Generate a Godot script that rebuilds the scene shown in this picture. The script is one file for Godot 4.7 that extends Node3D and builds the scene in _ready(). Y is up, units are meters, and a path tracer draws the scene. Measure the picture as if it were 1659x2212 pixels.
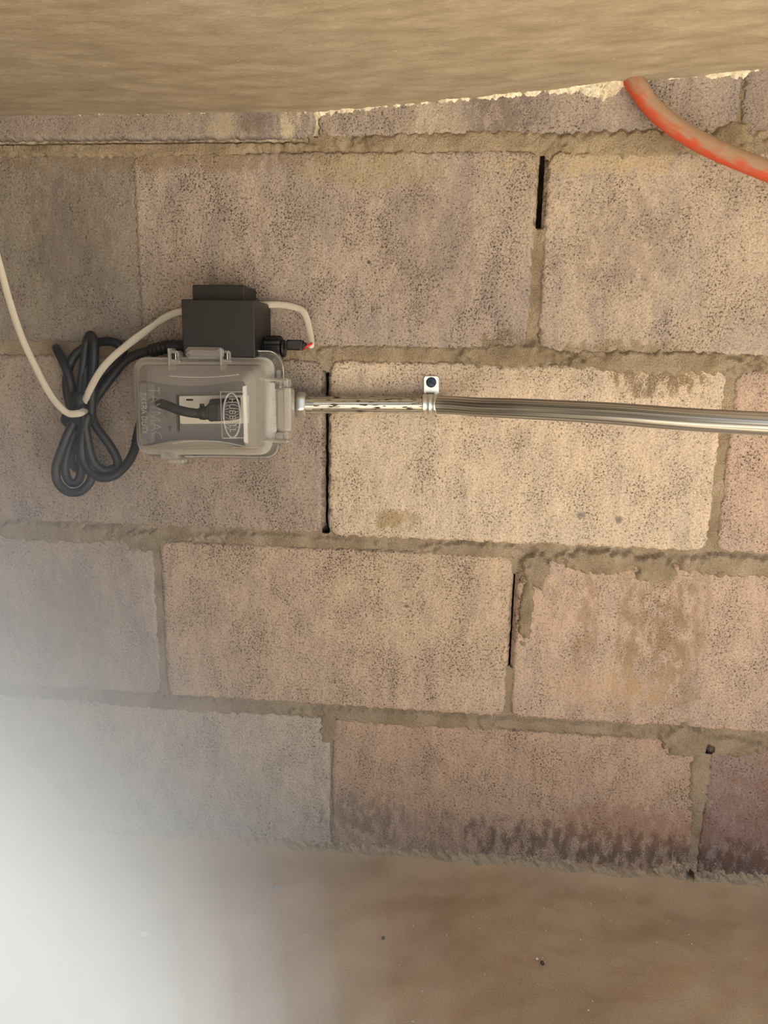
extends Node3D

# A block-wall niche under a concrete slab: metres, y up, wall face at z = 0, floor at y = 0.
const EYE := Vector3(0.0, 0.5882, 0.7473)
const FOCAL := 1550.0
var turn := Basis.from_euler(Vector3(-0.2092, 0.0944, 0.0189))
var noise_mid: FastNoiseLite
var noise_fine: FastNoiseLite
var noise_edge: FastNoiseLite
var noise_big: FastNoiseLite
var M := {}
var wall_back: Node3D

# ---------------------------------------------------------------- helpers
# survey helper: the point at distance z from the wall that the photograph shows at (px, py)
func P(px: float, py: float, z: float) -> Vector3:
	var r: Vector3 = turn * Vector3((px - 829.5) / FOCAL, -(py - 1106.0) / FOCAL, -1.0)
	return EYE + r * ((z - EYE.z) / r.z)

func Q(a: Array) -> Array:
	var out := []
	for p in a:
		out.append(P(p[0], p[1], p[2]))
	return out

func noise(kind: int, freq: float, oct: int, sd: int) -> FastNoiseLite:
	var n := FastNoiseLite.new()
	n.noise_type = kind
	n.frequency = freq
	n.seed = sd
	n.fractal_octaves = oct
	n.fractal_type = FastNoiseLite.FRACTAL_FBM if oct > 1 else FastNoiseLite.FRACTAL_NONE
	return n

func thing(called: String, label: String, category: String, at := Vector3.ZERO, group := "") -> Node3D:
	var o := Node3D.new()
	o.name = called
	o.position = at
	o.set_meta("label", label)
	o.set_meta("category", category)
	if group:
		o.set_meta("group", group)
	add_child(o, true)
	return o

func part(called: String, mesh: Mesh, mat: Material, parent: Node3D, label := "") -> MeshInstance3D:
	var o := MeshInstance3D.new()
	o.name = called
	o.mesh = mesh
	o.material_override = mat
	# things keep their geometry in world metres: take the parent's place off
	var q: Node = parent
	while q != self and q != null:
		o.position -= (q as Node3D).position
		q = q.get_parent()
	if label:
		o.set_meta("label", label)
	parent.add_child(o, true)
	return o

func flat(c: Color, rough := 0.6, metal := 0.0) -> StandardMaterial3D:
	var m := StandardMaterial3D.new()
	m.albedo_color = c
	m.roughness = rough
	m.metallic = metal
	return m

func commit(v: PackedVector3Array, n: PackedVector3Array, uv: PackedVector2Array, idx: PackedInt32Array) -> ArrayMesh:
	var a := []
	a.resize(Mesh.ARRAY_MAX)
	a[Mesh.ARRAY_VERTEX] = v
	a[Mesh.ARRAY_NORMAL] = n
	a[Mesh.ARRAY_TEX_UV] = uv
	a[Mesh.ARRAY_INDEX] = idx
	var m := ArrayMesh.new()
	m.add_surface_from_arrays(Mesh.PRIMITIVE_TRIANGLES, a)
	return m

# grid of points -> smooth mesh; nu across, nv down the list of rows; closed in u when wrap
func lattice(v: PackedVector3Array, uv: PackedVector2Array, nu: int, nv: int, wrap := false) -> ArrayMesh:
	var n := PackedVector3Array()
	n.resize(v.size())
	var idx := PackedInt32Array()
	for j in nv - 1:
		for i in (nu if wrap else nu - 1):
			var a := j * nu + i
			var b := j * nu + (i + 1) % nu
			var c := a + nu
			var d := b + nu
			idx.append_array([a, c, b, b, c, d])
			var f := (v[b] - v[a]).cross(v[c] - v[a])
			var g := (v[d] - v[b]).cross(v[c] - v[b])
			n[a] += f; n[b] += f + g; n[c] += f + g; n[d] += g
	for i in n.size():
		n[i] = n[i].normalized() if n[i].length_squared() > 1e-30 else Vector3.BACK
	return commit(v, n, uv, idx)

# relief of a face z = h(x, y) over a rectangle of the wall
func relief(x0: float, x1: float, y0: float, y1: float, step: float, h: Callable) -> ArrayMesh:
	var nu := int(ceil((x1 - x0) / step)) + 1
	var nv := int(ceil((y1 - y0) / step)) + 1
	var v := PackedVector3Array(); v.resize(nu * nv)
	var uv := PackedVector2Array(); uv.resize(nu * nv)
	var n := PackedVector3Array(); n.resize(nu * nv)
	var sx := (x1 - x0) / (nu - 1)
	var sy := (y1 - y0) / (nv - 1)
	for j in nv:
		var y := y0 + j * sy
		for i in nu:
			var x := x0 + i * sx
			v[j * nu + i] = Vector3(x, y, h.call(x, y))
			uv[j * nu + i] = Vector2((x + 0.62) / 1.2, (0.9 - y) / 0.9)
	var idx := PackedInt32Array(); idx.resize((nu - 1) * (nv - 1) * 6)
	var k := 0
	for j in nv:
		for i in nu:
			var a := j * nu + i
			var l := v[a - 1].z if i > 0 else v[a].z
			var r := v[a + 1].z if i < nu - 1 else v[a].z
			var d := v[a - nu].z if j > 0 else v[a].z
			var u := v[a + nu].z if j < nv - 1 else v[a].z
			n[a] = Vector3((l - r) / (2 * sx), (d - u) / (2 * sy), 1).normalized()
			if i < nu - 1 and j < nv - 1:
				if minf(minf(v[a].z, v[a + 1].z), minf(v[a + nu].z, v[a + nu + 1].z)) < -0.06:
					continue
				idx[k] = a; idx[k + 1] = a + nu; idx[k + 2] = a + 1
				idx[k + 3] = a + 1; idx[k + 4] = a + nu; idx[k + 5] = a + nu + 1
				k += 6
	return commit(v, n, uv, idx)

func spline(pts: Array, per := 8) -> PackedVector3Array:
	var out := PackedVector3Array()
	for i in pts.size() - 1:
		var a: Vector3 = pts[max(i - 1, 0)]
		var b: Vector3 = pts[i]
		var c: Vector3 = pts[i + 1]
		var d: Vector3 = pts[min(i + 2, pts.size() - 1)]
		for k in per:
			out.append(b.cubic_interpolate(c, a, d, float(k) / per))
	out.append(pts[-1])
	return out

# tube along a path; flat < 1 squeezes it along the wall's normal (or its own twist)
func tube(pts: Array, radius: float, segs := 14, per := 8, squash := 1.0, ends := true, twist := PackedFloat32Array(), bump = null) -> ArrayMesh:
	var path := spline(pts, per) if per > 0 else PackedVector3Array(pts)
	var v := PackedVector3Array()
	var uv := PackedVector2Array()
	var count := path.size()
	var run := 0.0
	var rows := []
	var up := Vector3.BACK
	for i in count:
		var t := (path[min(i + 1, count - 1)] - path[max(i - 1, 0)]).normalized()
		var side := t.cross(up)
		if side.length() < 0.1:
			side = t.cross(Vector3.UP)
		side = side.normalized()
		var nrm := side.cross(t).normalized()
		up = nrm if absf(t.dot(Vector3.BACK)) > 0.85 else Vector3.BACK
		if i > 0:
			run += path[i].distance_to(path[i - 1])
		var w := 0.0
		if twist.size() > 1:
			var f := float(i) / (count - 1) * (twist.size() - 1)
			w = lerpf(twist[int(f)], twist[min(int(f) + 1, twist.size() - 1)], f - int(f))
		rows.append([path[i], side.rotated(t, w), nrm.rotated(t, w), run, t])
	var caps := 3 if ends else 0
	for c in caps:
		var a := float(c) / caps * PI / 2
		_ring(v, uv, rows[0], radius * maxf(sin(a), 0.001), -radius * cos(a), segs, squash, bump)
	for r in rows:
		_ring(v, uv, r, radius, 0.0, segs, squash, bump)
	for c in caps:
		var a := float(caps - 1 - c) / caps * PI / 2
		_ring(v, uv, rows[-1], radius * maxf(sin(a), 0.001), radius * cos(a), segs, squash, bump)
	return lattice(v, uv, segs + 1, rows.size() + caps * 2)

func _ring(v: PackedVector3Array, uv: PackedVector2Array, r: Array, radius: float, ahead: float, segs: int, squash: float, bump) -> void:
	for k in segs + 1:
		var a := TAU * k / segs
		var rad := radius
		if bump != null:
			rad *= bump.call(a, r[3])
		v.append(r[0] + r[4] * ahead - r[1] * cos(a) * rad + r[2] * sin(a) * rad * squash)
		uv.append(Vector2(float(k) / segs, r[3]))

# box with chamfered edges between two corners
func bevel_box(a: Vector3, b: Vector3, r: float) -> ArrayMesh:
	var lo := Vector3(minf(a.x, b.x), minf(a.y, b.y), minf(a.z, b.z))
	var hi := Vector3(maxf(a.x, b.x), maxf(a.y, b.y), maxf(a.z, b.z))
	var c := (lo + hi) / 2
	var s := (hi - lo) / 2
	r = minf(r, minf(s.x, minf(s.y, s.z)) * 0.9)
	var st := SurfaceTool.new()
	st.begin(Mesh.PRIMITIVE_TRIANGLES)
	var levels := [-s.z, -s.z + r, s.z - r, s.z]
	var inset := [r, 0.0, 0.0, r]
	var rings := []
	for k in 4:
		var w: float = s.x - inset[k]
		var h: float = s.y - inset[k]
		var ring := []
		for q in [[-w, -h + r], [-w, h - r], [-w + r, h], [w - r, h], [w, h - r], [w, -h + r], [w - r, -h], [-w + r, -h]]:
			ring.append(c + Vector3(q[0], q[1], levels[k]))
		rings.append(ring)
	st.set_smooth_group(-1)
	for k in 3:
		for i in 8:
			var j := (i + 1) % 8
			for p in [rings[k][i], rings[k][j], rings[k + 1][i], rings[k][j], rings[k + 1][j], rings[k + 1][i]]:
				st.add_vertex(p)
	for i in range(1, 7):
		for p in [rings[3][0], rings[3][i], rings[3][i + 1], rings[0][0], rings[0][i + 1], rings[0][i]]:
			st.add_vertex(p)
	st.generate_normals()
	return st.commit()

# lathe of [radius, height] pairs round an axis
func lathe(at: Vector3, axis: Vector3, prof: Array, segs := 24, sides = null) -> ArrayMesh:
	axis = axis.normalized()
	var u := axis.cross(Vector3.BACK if absf(axis.z) < 0.9 else Vector3.UP).normalized()
	var w := axis.cross(u).normalized()
	var v := PackedVector3Array()
	var uv := PackedVector2Array()
	for q in prof:
		for k in segs + 1:
			var a := TAU * k / segs
			var rad: float = q[0]
			if sides != null:
				rad *= sides.call(a)
			v.append(at + axis * q[1] + (u * cos(a) + w * sin(a)) * rad)
			uv.append(Vector2(float(k) / segs, q[1]))
	return lattice(v, uv, segs + 1, prof.size())

# closed outline of a four-cornered shape with round corners and bowed edges, in survey pixels, taken to depth z
func outline(c: Array, r: float, z: float, bow_top := 0.0, bow_bottom := 0.0, shift := 0.0) -> PackedVector3Array:
	var out := PackedVector3Array()
	var p := []
	for q in c:
		p.append(Vector2(q[0], q[1]))
	for k in 4:
		var a: Vector2 = p[k]
		var before := (p[(k + 3) % 4] - a as Vector2).normalized()
		var after := (p[(k + 1) % 4] - a as Vector2).normalized()
		for i in 9:
			var t := i / 8.0
			var q := (a + before * r).lerp(a, t).lerp(a.lerp(a + after * r, t), t)
			out.append(P(q.x, q.y, z))
		var s := a + after * r
		var e: Vector2 = p[(k + 1) % 4] - after * r
		for i in range(1, 10):
			var q := s.lerp(e, i / 10.0)
			var b := sin(PI * i / 10.0)
			if k == 0:
				q.y += bow_top * b
			if k == 2:
				q.y -= bow_bottom * b
			out.append(P(q.x, q.y, z + shift * b))
	return out

func loft(rings: Array, cap_first := false, cap_last := false) -> ArrayMesh:
	var st := SurfaceTool.new()
	st.begin(Mesh.PRIMITIVE_TRIANGLES)
	var n: int = rings[0].size()
	for k in rings.size() - 1:
		st.set_smooth_group(k)
		for i in n:
			var j := (i + 1) % n
			for p in [rings[k][i], rings[k][j], rings[k + 1][i], rings[k][j], rings[k + 1][j], rings[k + 1][i]]:
				st.add_vertex(p)
	for end in 2:
		if end == 0 and not cap_first or end == 1 and not cap_last:
			continue
		st.set_smooth_group(90 + end)
		var ring: PackedVector3Array = rings[0] if end == 0 else rings[-1]
		var mid := Vector3.ZERO
		for p in ring:
			mid += p / n
		for i in n:
			var j := (i + 1) % n
			for p in ([mid, ring[j], ring[i]] if end == 0 else [mid, ring[i], ring[j]]):
				st.add_vertex(p)
	st.generate_normals()
	return st.commit()

# plate between two depths with the hole of an inner outline
func frame_ring(outer: Array, ro: float, inner: Array, ri: float, z0: float, z1: float) -> ArrayMesh:
	return loft([outline(inner, ri, z0), outline(outer, ro, z0), outline(outer, ro, z1 - 0.0012), outline([[outer[0][0] + 2, outer[0][1] + 2], [outer[1][0] - 2, outer[1][1] + 2], [outer[2][0] - 2, outer[2][1] - 2], [outer[3][0] + 2, outer[3][1] - 2]], ro, z1), outline(inner, ri, z1), outline(inner, ri, z0)])

func words(text: String, at: Vector3, size: float, deep: float, angle: float) -> Array:
	var t := TextMesh.new()
	var f := SystemFont.new()
	f.font_names = PackedStringArray(["Droid Sans"])
	t.font = f
	t.text = text
	t.font_size = 32
	t.pixel_size = size / 32.0
	t.depth = deep
	t.curve_step = 1.0
	return [t, Transform3D(Basis(Vector3.BACK, angle), at)]

func put_words(called: String, text: String, at: Vector3, size: float, deep: float, angle: float, mat: Material, parent: Node3D) -> void:
	var w := words(text, at, size, deep, angle)
	var st := SurfaceTool.new()
	st.begin(Mesh.PRIMITIVE_TRIANGLES)
	st.append_from(w[0], 0, w[1])
	part(called, st.commit(), mat, parent)

# ---------------------------------------------------------------- textures
func grey_noise(n: FastNoiseLite, w: int, h: int) -> PackedByteArray:
	var im := n.get_image(w, h, false, false, true)
	im.convert(Image.FORMAT_L8)
	return im.get_data()

func stretched(n: FastNoiseLite, w: int, h: int, sx: int, sy: int) -> PackedByteArray:
	var im := n.get_image(w / sx, h / sy, false, false, true)
	im.convert(Image.FORMAT_L8)
	im.resize(w, h, Image.INTERPOLATE_CUBIC)
	return im.get_data()

# block rows: y from, y to, joints' x
const ROWS := [[-0.05, 0.193, [-0.128, 0.289]], [0.193, 0.394, [-0.3258, 0.072]], [0.394, 0.594, [-0.134, 0.270]], [0.594, 0.793, [-0.327, 0.0755]], [0.793, 1.0, [-0.1438, 0.249]]]
# sRGB tone of each block (0-255), how grey-violet its patches run, how pitted it is
const TONES := [[[174, 157, 132, 0.3, 0.3], [170, 142, 112, 0.5, 0.45], [146, 122, 102, 0.5, 0.7]],
	[[164, 147, 125, 0.6, 0.10], [178, 153, 122, 0.45, 0.75], [176, 150, 122, 0.45, 0.5]],
	[[159, 140, 117, 0.5, 0.6], [190, 168, 138, 0.6, 0.55], [176, 150, 123, 0.7, 0.5]],
	[[140, 126, 106, 0.6, 0.2], [162, 143, 120, 0.9, 0.75], [172, 152, 126, 0.9, 0.6]],
	[[150, 134, 114, 0.5, 0.1], [156, 138, 116, 0.9, 0.5], [146, 128, 108, 0.6, 0.4]]]

func wall_textures() -> Array:
	var w := 2048
	var h := 1536
	var fine := grey_noise(noise(FastNoiseLite.TYPE_SIMPLEX_SMOOTH, 0.32, 2, 3), w, h)
	var cn := noise(FastNoiseLite.TYPE_CELLULAR, 0.26, 1, 77)
	cn.cellular_return_type = FastNoiseLite.RETURN_DISTANCE
	cn.cellular_jitter = 1.1
	var cells := grey_noise(cn, w, h)
	var pits := stretched(noise(FastNoiseLite.TYPE_SIMPLEX_SMOOTH, 0.28, 3, 11), w, h, 1, 1)
	var where := stretched(noise(FastNoiseLite.TYPE_SIMPLEX_SMOOTH, 0.024, 4, 5), w, h, 2, 3)
	var blotch := stretched(noise(FastNoiseLite.TYPE_SIMPLEX_SMOOTH, 0.012, 4, 8), w, h, 1, 3)
	var streak := stretched(noise(FastNoiseLite.TYPE_SIMPLEX_SMOOTH, 0.05, 3, 21), w, h, 1, 3)
	# how deep a spot must score to be a pit, so that a wanted share of the face is pitted
	var rank := PackedFloat32Array()
	for i in range(0, w * h, 211):
		rank.append(cells[i] * 0.30 + (pits[i] - 128.0) * 0.60 + (where[i] - 128.0) * 0.30 + (fine[i] - 128.0) * 0.75)
	rank.sort()
	var col := PackedByteArray(); col.resize(w * h * 3)
	var hgt := PackedByteArray(); hgt.resize(w * h)
	for y in h:
		var wy := 0.9 - 0.9 * (y + 0.5) / h
		var row := 0
		for r in 5:
			if wy >= ROWS[r][0]:
				row = r
		var joints: Array = ROWS[row][2]
		var x1 := int((joints[0] + 0.62) / 1.2 * w)
		var x2 := int((joints[1] + 0.62) / 1.2 * w)
		for part_of in 3:
			var tone: Array = TONES[row][part_of]
			var tr: float = tone[0]; var tg: float = tone[1]; var tb: float = tone[2]
			var low: float = rank[int(0.10 * rank.size())]
			var violet: float = tone[3]
			var pitted: float = rank[int((0.975 - 0.11 * tone[4]) * rank.size())]
			for x in range([0, x1, x2][part_of], [x1, x2, w][part_of]):
				var i := y * w + x
				var f := fine[i] - 128.0
				var b := clampf((blotch[i] - 118.0) / 60.0, 0.0, 1.0) * violet
				var c := float(cells[i])
				var p := c * 0.30 + (pits[i] - 128.0) * 0.60 + (where[i] - 128.0) * 0.30 + f * 0.75
				var s := 1.0 + f * 0.0016 + (120.0 - c) * 0.0005 + (pits[i] - 128.0) * 0.0008 + (streak[i] - 128.0) * 0.0004
				var hh := 150.0 + f * 0.26 + (120.0 - c) * 0.12
				var over := p - pitted
				if over > 0.0:
					var k := minf(over / 26.0, 1.0)
					s *= 1.0 - 0.55 * k  # shade inside the pits painted into the colour, with dark grains
					hh -= 95.0 * k
				elif p < low:
					s *= 1.16
					hh += 20.0
				var q := i * 3
				col[q] = int(clampf((tr - 5.0 - b * 11.0) * s, 0.0, 255.0))
				col[q + 1] = int(clampf((tg - b * 9.0) * s, 0.0, 255.0))
				col[q + 2] = int(clampf((tb + 9.0 - b * 4.0) * s, 0.0, 255.0))
				hgt[i] = int(clampf(hh, 0.0, 255.0))
	# stains and a dark patch above the conduit, with shapes of their own: [x, y, half width, half height, r, g, b, strength, how broken]
	var rag := stretched(noise(FastNoiseLite.TYPE_SIMPLEX_SMOOTH, 0.045, 4, 31), w, h, 1, 2)
	for s in STAINS_AND_PATCHES:
		var xa := maxi(int((s[0] - s[2] + 0.62) / 1.2 * w), 0)
		var xb := mini(int((s[0] + s[2] + 0.62) / 1.2 * w), w - 1)
		var ya := maxi(int((0.9 - s[1] - s[3]) / 0.9 * h), 0)
		var yb := mini(int((0.9 - s[1] + s[3]) / 0.9 * h), h - 1)
		for y in range(ya, yb + 1):
			for x in range(xa, xb + 1):
				var u: float = ((x + 0.5) / w * 1.2 - 0.62 - s[0]) / s[2]
				var v: float = (0.9 - (y + 0.5) / h * 0.9 - s[1]) / s[3]
				var i := y * w + x
				var k: float = clampf((1.0 - u * u - v * v) * 1.6 + ((rag[i] - 142.0) / 60.0 + (fine[i] - 128.0) / 70.0) * s[8], 0.0, 1.0) * s[7]
				if k > 0.0:
					var q := i * 3
					col[q] = int(lerpf(col[q], s[4], k))
					col[q + 1] = int(lerpf(col[q + 1], s[5], k))
					col[q + 2] = int(lerpf(col[q + 2], s[6], k))
	return [Image.create_from_data(w, h, false, Image.FORMAT_RGB8, col), Image.create_from_data(w, h, false, Image.FORMAT_L8, hgt)]

const STAINS_AND_PATCHES := [
	[0.02, 0.048, 0.13, 0.032, 118, 104, 92, 0.35, 1.3], [0.15, 0.050, 0.12, 0.026, 92, 80, 70, 0.6, 1.4], [0.25, 0.040, 0.09, 0.030, 96, 80, 68, 0.55, 1.2],
	[0.36, 0.040, 0.10, 0.030, 84, 68, 58, 0.7, 1.3], [-0.09, 0.065, 0.05, 0.030, 100, 88, 78, 0.4, 1.2], [0.22, 0.075, 0.10, 0.03, 140, 104, 86, 0.5, 0.8],
	[0.15, 0.012, 0.3, 0.012, 170, 144, 106, 0.7, 0.8], [0.40, 0.012, 0.12, 0.014, 176, 146, 106, 0.7, 0.8], [0.38, 0.09, 0.10, 0.08, 126, 94, 82, 0.4, 0.8],
	[0.02, 0.82, 0.05, 0.030, 112, 100, 94, 0.7, 1.2], [-0.02, 0.815, 0.035, 0.025, 196, 184, 160, 0.5, 1.0],
	[-0.235, 0.812, 0.02, 0.022, 174, 160, 136, 0.6, 1.0], [-0.28, 0.815, 0.03, 0.02, 164, 150, 128, 0.5, 1.0], [-0.17, 0.813, 0.012, 0.018, 196, 182, 154, 0.7, 0.8],
	[-0.205, 0.815, 0.02, 0.02, 104, 92, 82, 0.5, 0.8], [-0.37, 0.815, 0.04, 0.015, 150, 138, 118, 0.5, 0.8],
	[0.06, 0.60, 0.04, 0.02, 104, 90, 66, 0.6, 1.0], [0.20, 0.578, 0.05, 0.022, 112, 94, 70, 0.75, 1.3], [0.16, 0.600, 0.06, 0.012, 122, 104, 78, 0.6, 1.0],  # middle entry: broad dark patch above the conduit
	[0.20, 0.30, 0.018, 0.09, 134, 112, 84, 0.6, 1.6], [0.235, 0.30, 0.02, 0.09, 130, 108, 80, 0.6, 1.6], [0.15, 0.30, 0.012, 0.07, 138, 114, 88, 0.5, 1.6], [0.26, 0.29, 0.016, 0.1, 140, 118, 92, 0.5, 1.6],
	[0.11, 0.33, 0.03, 0.04, 190, 164, 136, 0.5, 1.2], [0.18, 0.24, 0.07, 0.03, 188, 160, 126, 0.5, 1.2],
	[-0.40, 0.70, 0.05, 0.08, 110, 100, 92, 0.45, 0.8], [-0.03, 0.70, 0.05, 0.08, 128, 114, 106, 0.35, 1.2], [0.16, 0.70, 0.05, 0.05, 130, 114, 108, 0.4, 1.2],
	[0.12, 0.775, 0.10, 0.014, 176, 158, 122, 0.6, 0.9], [-0.10, 0.770, 0.08, 0.02, 158, 142, 108, 0.5, 0.9], [-0.3, 0.78, 0.18, 0.014, 132, 114, 92, 0.7, 0.9],
	[0.136, 0.434, 0.006, 0.005, 112, 106, 98, 0.7, 0.5], [0.174, 0.430, 0.004, 0.005, 104, 98, 90, 0.7, 0.5], [-0.044, 0.325, 0.004, 0.002, 100, 90, 82, 0.7, 0.6], [-0.0906, 0.683, 0.0022, 0.0022, 80, 70, 62, 0.9, 0.1],
	[-0.06, 0.42, 0.03, 0.012, 144, 122, 88, 0.6, 1.0], [-0.43, 0.30, 0.05, 0.06, 138, 128, 122, 0.5, 0.6]]

func tinted(base: Color, dark: Color, light: Color, freq: float, sd: int, size: int, scale: Vector3, rough: float, relief_cm: float, hfreq: float, world := true, specks := 0.0, mottle := 0.0016, flecks := 0.0) -> StandardMaterial3D:
	var nz := noise(FastNoiseLite.TYPE_SIMPLEX_SMOOTH, freq, 5, sd)
	var im := nz.get_seamless_image(size, size, false, false, 0.1, true)
	var nf := noise(FastNoiseLite.TYPE_SIMPLEX_SMOOTH, hfreq, 3, sd + 1)
	var fi := nf.get_seamless_image(size, size, false, false, 0.1, true)
	im.convert(Image.FORMAT_L8)
	fi.convert(Image.FORMAT_L8)
	var a := im.get_data()
	var b := fi.get_data()
	var col := PackedByteArray(); col.resize(size * size * 3)
	for i in size * size:
		var t := (a[i] - 128.0) / 110.0
		var c := base.lerp(light if t > 0 else dark, minf(absf(t), 1.0))
		var s := 1.0 + (b[i] - 128.0) * mottle
		if specks > 0.0 and b[i] > 222:
			s *= 1.0 - specks
		elif flecks > 0.0 and b[i] < 44:
			c = c.lerp(Color8(214, 204, 180), flecks)
		col[i * 3] = int(clampf(c.r * s * 255, 0, 255)); col[i * 3 + 1] = int(clampf(c.g * s * 255, 0, 255)); col[i * 3 + 2] = int(clampf(c.b * s * 255, 0, 255))
	var m := StandardMaterial3D.new()
	m.albedo_texture = ImageTexture.create_from_image(Image.create_from_data(size, size, false, Image.FORMAT_RGB8, col))
	m.uv1_triplanar = true
	m.uv1_world_triplanar = world
	m.uv1_scale = scale
	m.roughness = rough
	m.metallic_specular = 0.25
	if relief_cm > 0:
		m.heightmap_enabled = true
		m.heightmap_texture = ImageTexture.create_from_image(fi)
		m.heightmap_scale = relief_cm
	return m

func clear(alpha: float, c: Color, rough: float, grain := 0.0, gscale := 60.0) -> StandardMaterial3D:
	var m := StandardMaterial3D.new()
	m.transparency = BaseMaterial3D.TRANSPARENCY_ALPHA
	m.albedo_color = Color(c.r, c.g, c.b, alpha)
	m.roughness = rough
	m.cull_mode = BaseMaterial3D.CULL_DISABLED
	if grain > 0.0:
		m.normal_enabled = true
		m.normal_texture = M.grain
		m.normal_scale = grain
		m.uv1_triplanar = true
		m.uv1_world_triplanar = true
		m.uv1_scale = Vector3.ONE * gscale
	return m

func solid_clear(c: Color, rough: float, grain: float) -> StandardMaterial3D:
	var m := StandardMaterial3D.new()
	m.albedo_color = Color(c.r, c.g, c.b, 0.06)
	m.roughness = rough
	m.refraction_enabled = true
	m.refraction_scale = 0.049
	if grain > 0.0:
		m.normal_enabled = true
		m.normal_texture = M.grain
		m.normal_scale = grain
		m.uv1_triplanar = true
		m.uv1_world_triplanar = true
		m.uv1_scale = Vector3.ONE * 22.0
	return m

func make_materials() -> void:
	var wt := wall_textures()
	var b := StandardMaterial3D.new()
	b.albedo_texture = ImageTexture.create_from_image(wt[0])
	b.roughness = 0.95
	b.metallic_specular = 0.2
	b.heightmap_enabled = true
	b.heightmap_texture = ImageTexture.create_from_image(wt[1])
	b.heightmap_scale = 0.22
	M.block = b
	M.mortar = tinted(Color8(142, 127, 105), Color8(122, 107, 86), Color8(158, 143, 121), 0.012, 41, 512, Vector3.ONE * 3.0, 0.95, 0.14, 0.34, true, 0.3)
	M.cove = tinted(Color8(170, 151, 124), Color8(156, 138, 112), Color8(184, 164, 136), 0.012, 45, 512, Vector3.ONE * 3.0, 0.95, 0.08, 0.3)
	M.floor = tinted(Color8(184, 160, 127), Color8(172, 149, 118), Color8(192, 168, 130), 0.004, 51, 1024, Vector3.ONE * 1.6, 0.9, 0.05, 0.30, true, 0.22, 0.0007)
	M.ceiling = tinted(Color8(160, 146, 125), Color8(147, 133, 112), Color8(172, 159, 139), 0.011, 61, 1024, Vector3(1.2, 3.0, 3.4), 0.95, 0.015, 0.075, true, 0.16, 0.0005, 0.55)
	M.paving = flat(Color8(190, 184, 174), 0.9)
	M.plaster = tinted(Color8(214, 202, 176), Color8(180, 164, 136), Color8(228, 218, 196), 0.02, 71, 256, Vector3.ONE * 8.0, 0.95, 0.2, 0.08)
	var g := noise(FastNoiseLite.TYPE_SIMPLEX_SMOOTH, 0.16, 2, 81).get_seamless_image(256, 256)
	g.convert(Image.FORMAT_RGBA8)
	g.bump_map_to_normal_map(6.0)
	M.grain = ImageTexture.create_from_image(g)
	M.black = flat(Color8(25, 24, 24), 0.45)
	M.cord = flat(Color8(17, 17, 18), 0.48)
	M.clear = clear(0.06, Color8(206, 202, 194), 0.06, 0.35, 40.0)
	M.rim = clear(0.40, Color8(226, 221, 210), 0.12, 1.6, 22.0)
	M.frost = clear(0.40, Color8(190, 184, 173), 0.22, 0.5, 50.0)
	M.panel = clear(0.03, Color8(176, 172, 162), 0.12, 0.30, 50.0)
	M.rough_clear = clear(0.05, Color8(226, 222, 212), 0.12, 1.4, 22.0)
	M.emblem = clear(0.26, Color8(222, 220, 212), 0.08, 0.8, 40.0)
	M.frost_end = clear(0.32, Color8(132, 128, 121), 0.22, 0.5, 50.0)
	M.faint = clear(0.10, Color8(190, 188, 180), 0.15, 0.5, 40.0)
	M.painted_glint = clear(0.72, Color8(248, 246, 238), 0.12, 2.0, 22.0)  # near-white coat standing in for glints of the pebbled plastic
	M.panel.metallic_specular = 0.28
	M.frost.metallic_specular = 0.4
	M.edge = clear(0.62, Color8(236, 234, 228), 0.06, 0.4, 40.0)  # near-white, paints the highlight on the panel edge
	M.solid = solid_clear(Color8(240, 238, 232), 0.06, 0.0)
	M.solid_grain = solid_clear(Color8(240, 238, 232), 0.12, 1.2)
	M.grey = flat(Color8(124, 121, 116), 0.55)
	M.ivory = flat(Color8(224, 216, 200), 0.4)
	M.dark = flat(Color8(24, 23, 22), 0.7)
	M.steel = metal_material(Color8(196, 192, 180), 0.38, 91, 0.0)
	M.zinc = flat(Color8(222, 222, 214), 0.32, 0.9)
	M.screw = flat(Color8(44, 58, 72), 0.4, 0.55)
	M.red = flat(Color8(200, 40, 40), 0.4)
	M.sleeve = sleeve_material()
	M.orange = hose_material()

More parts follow.
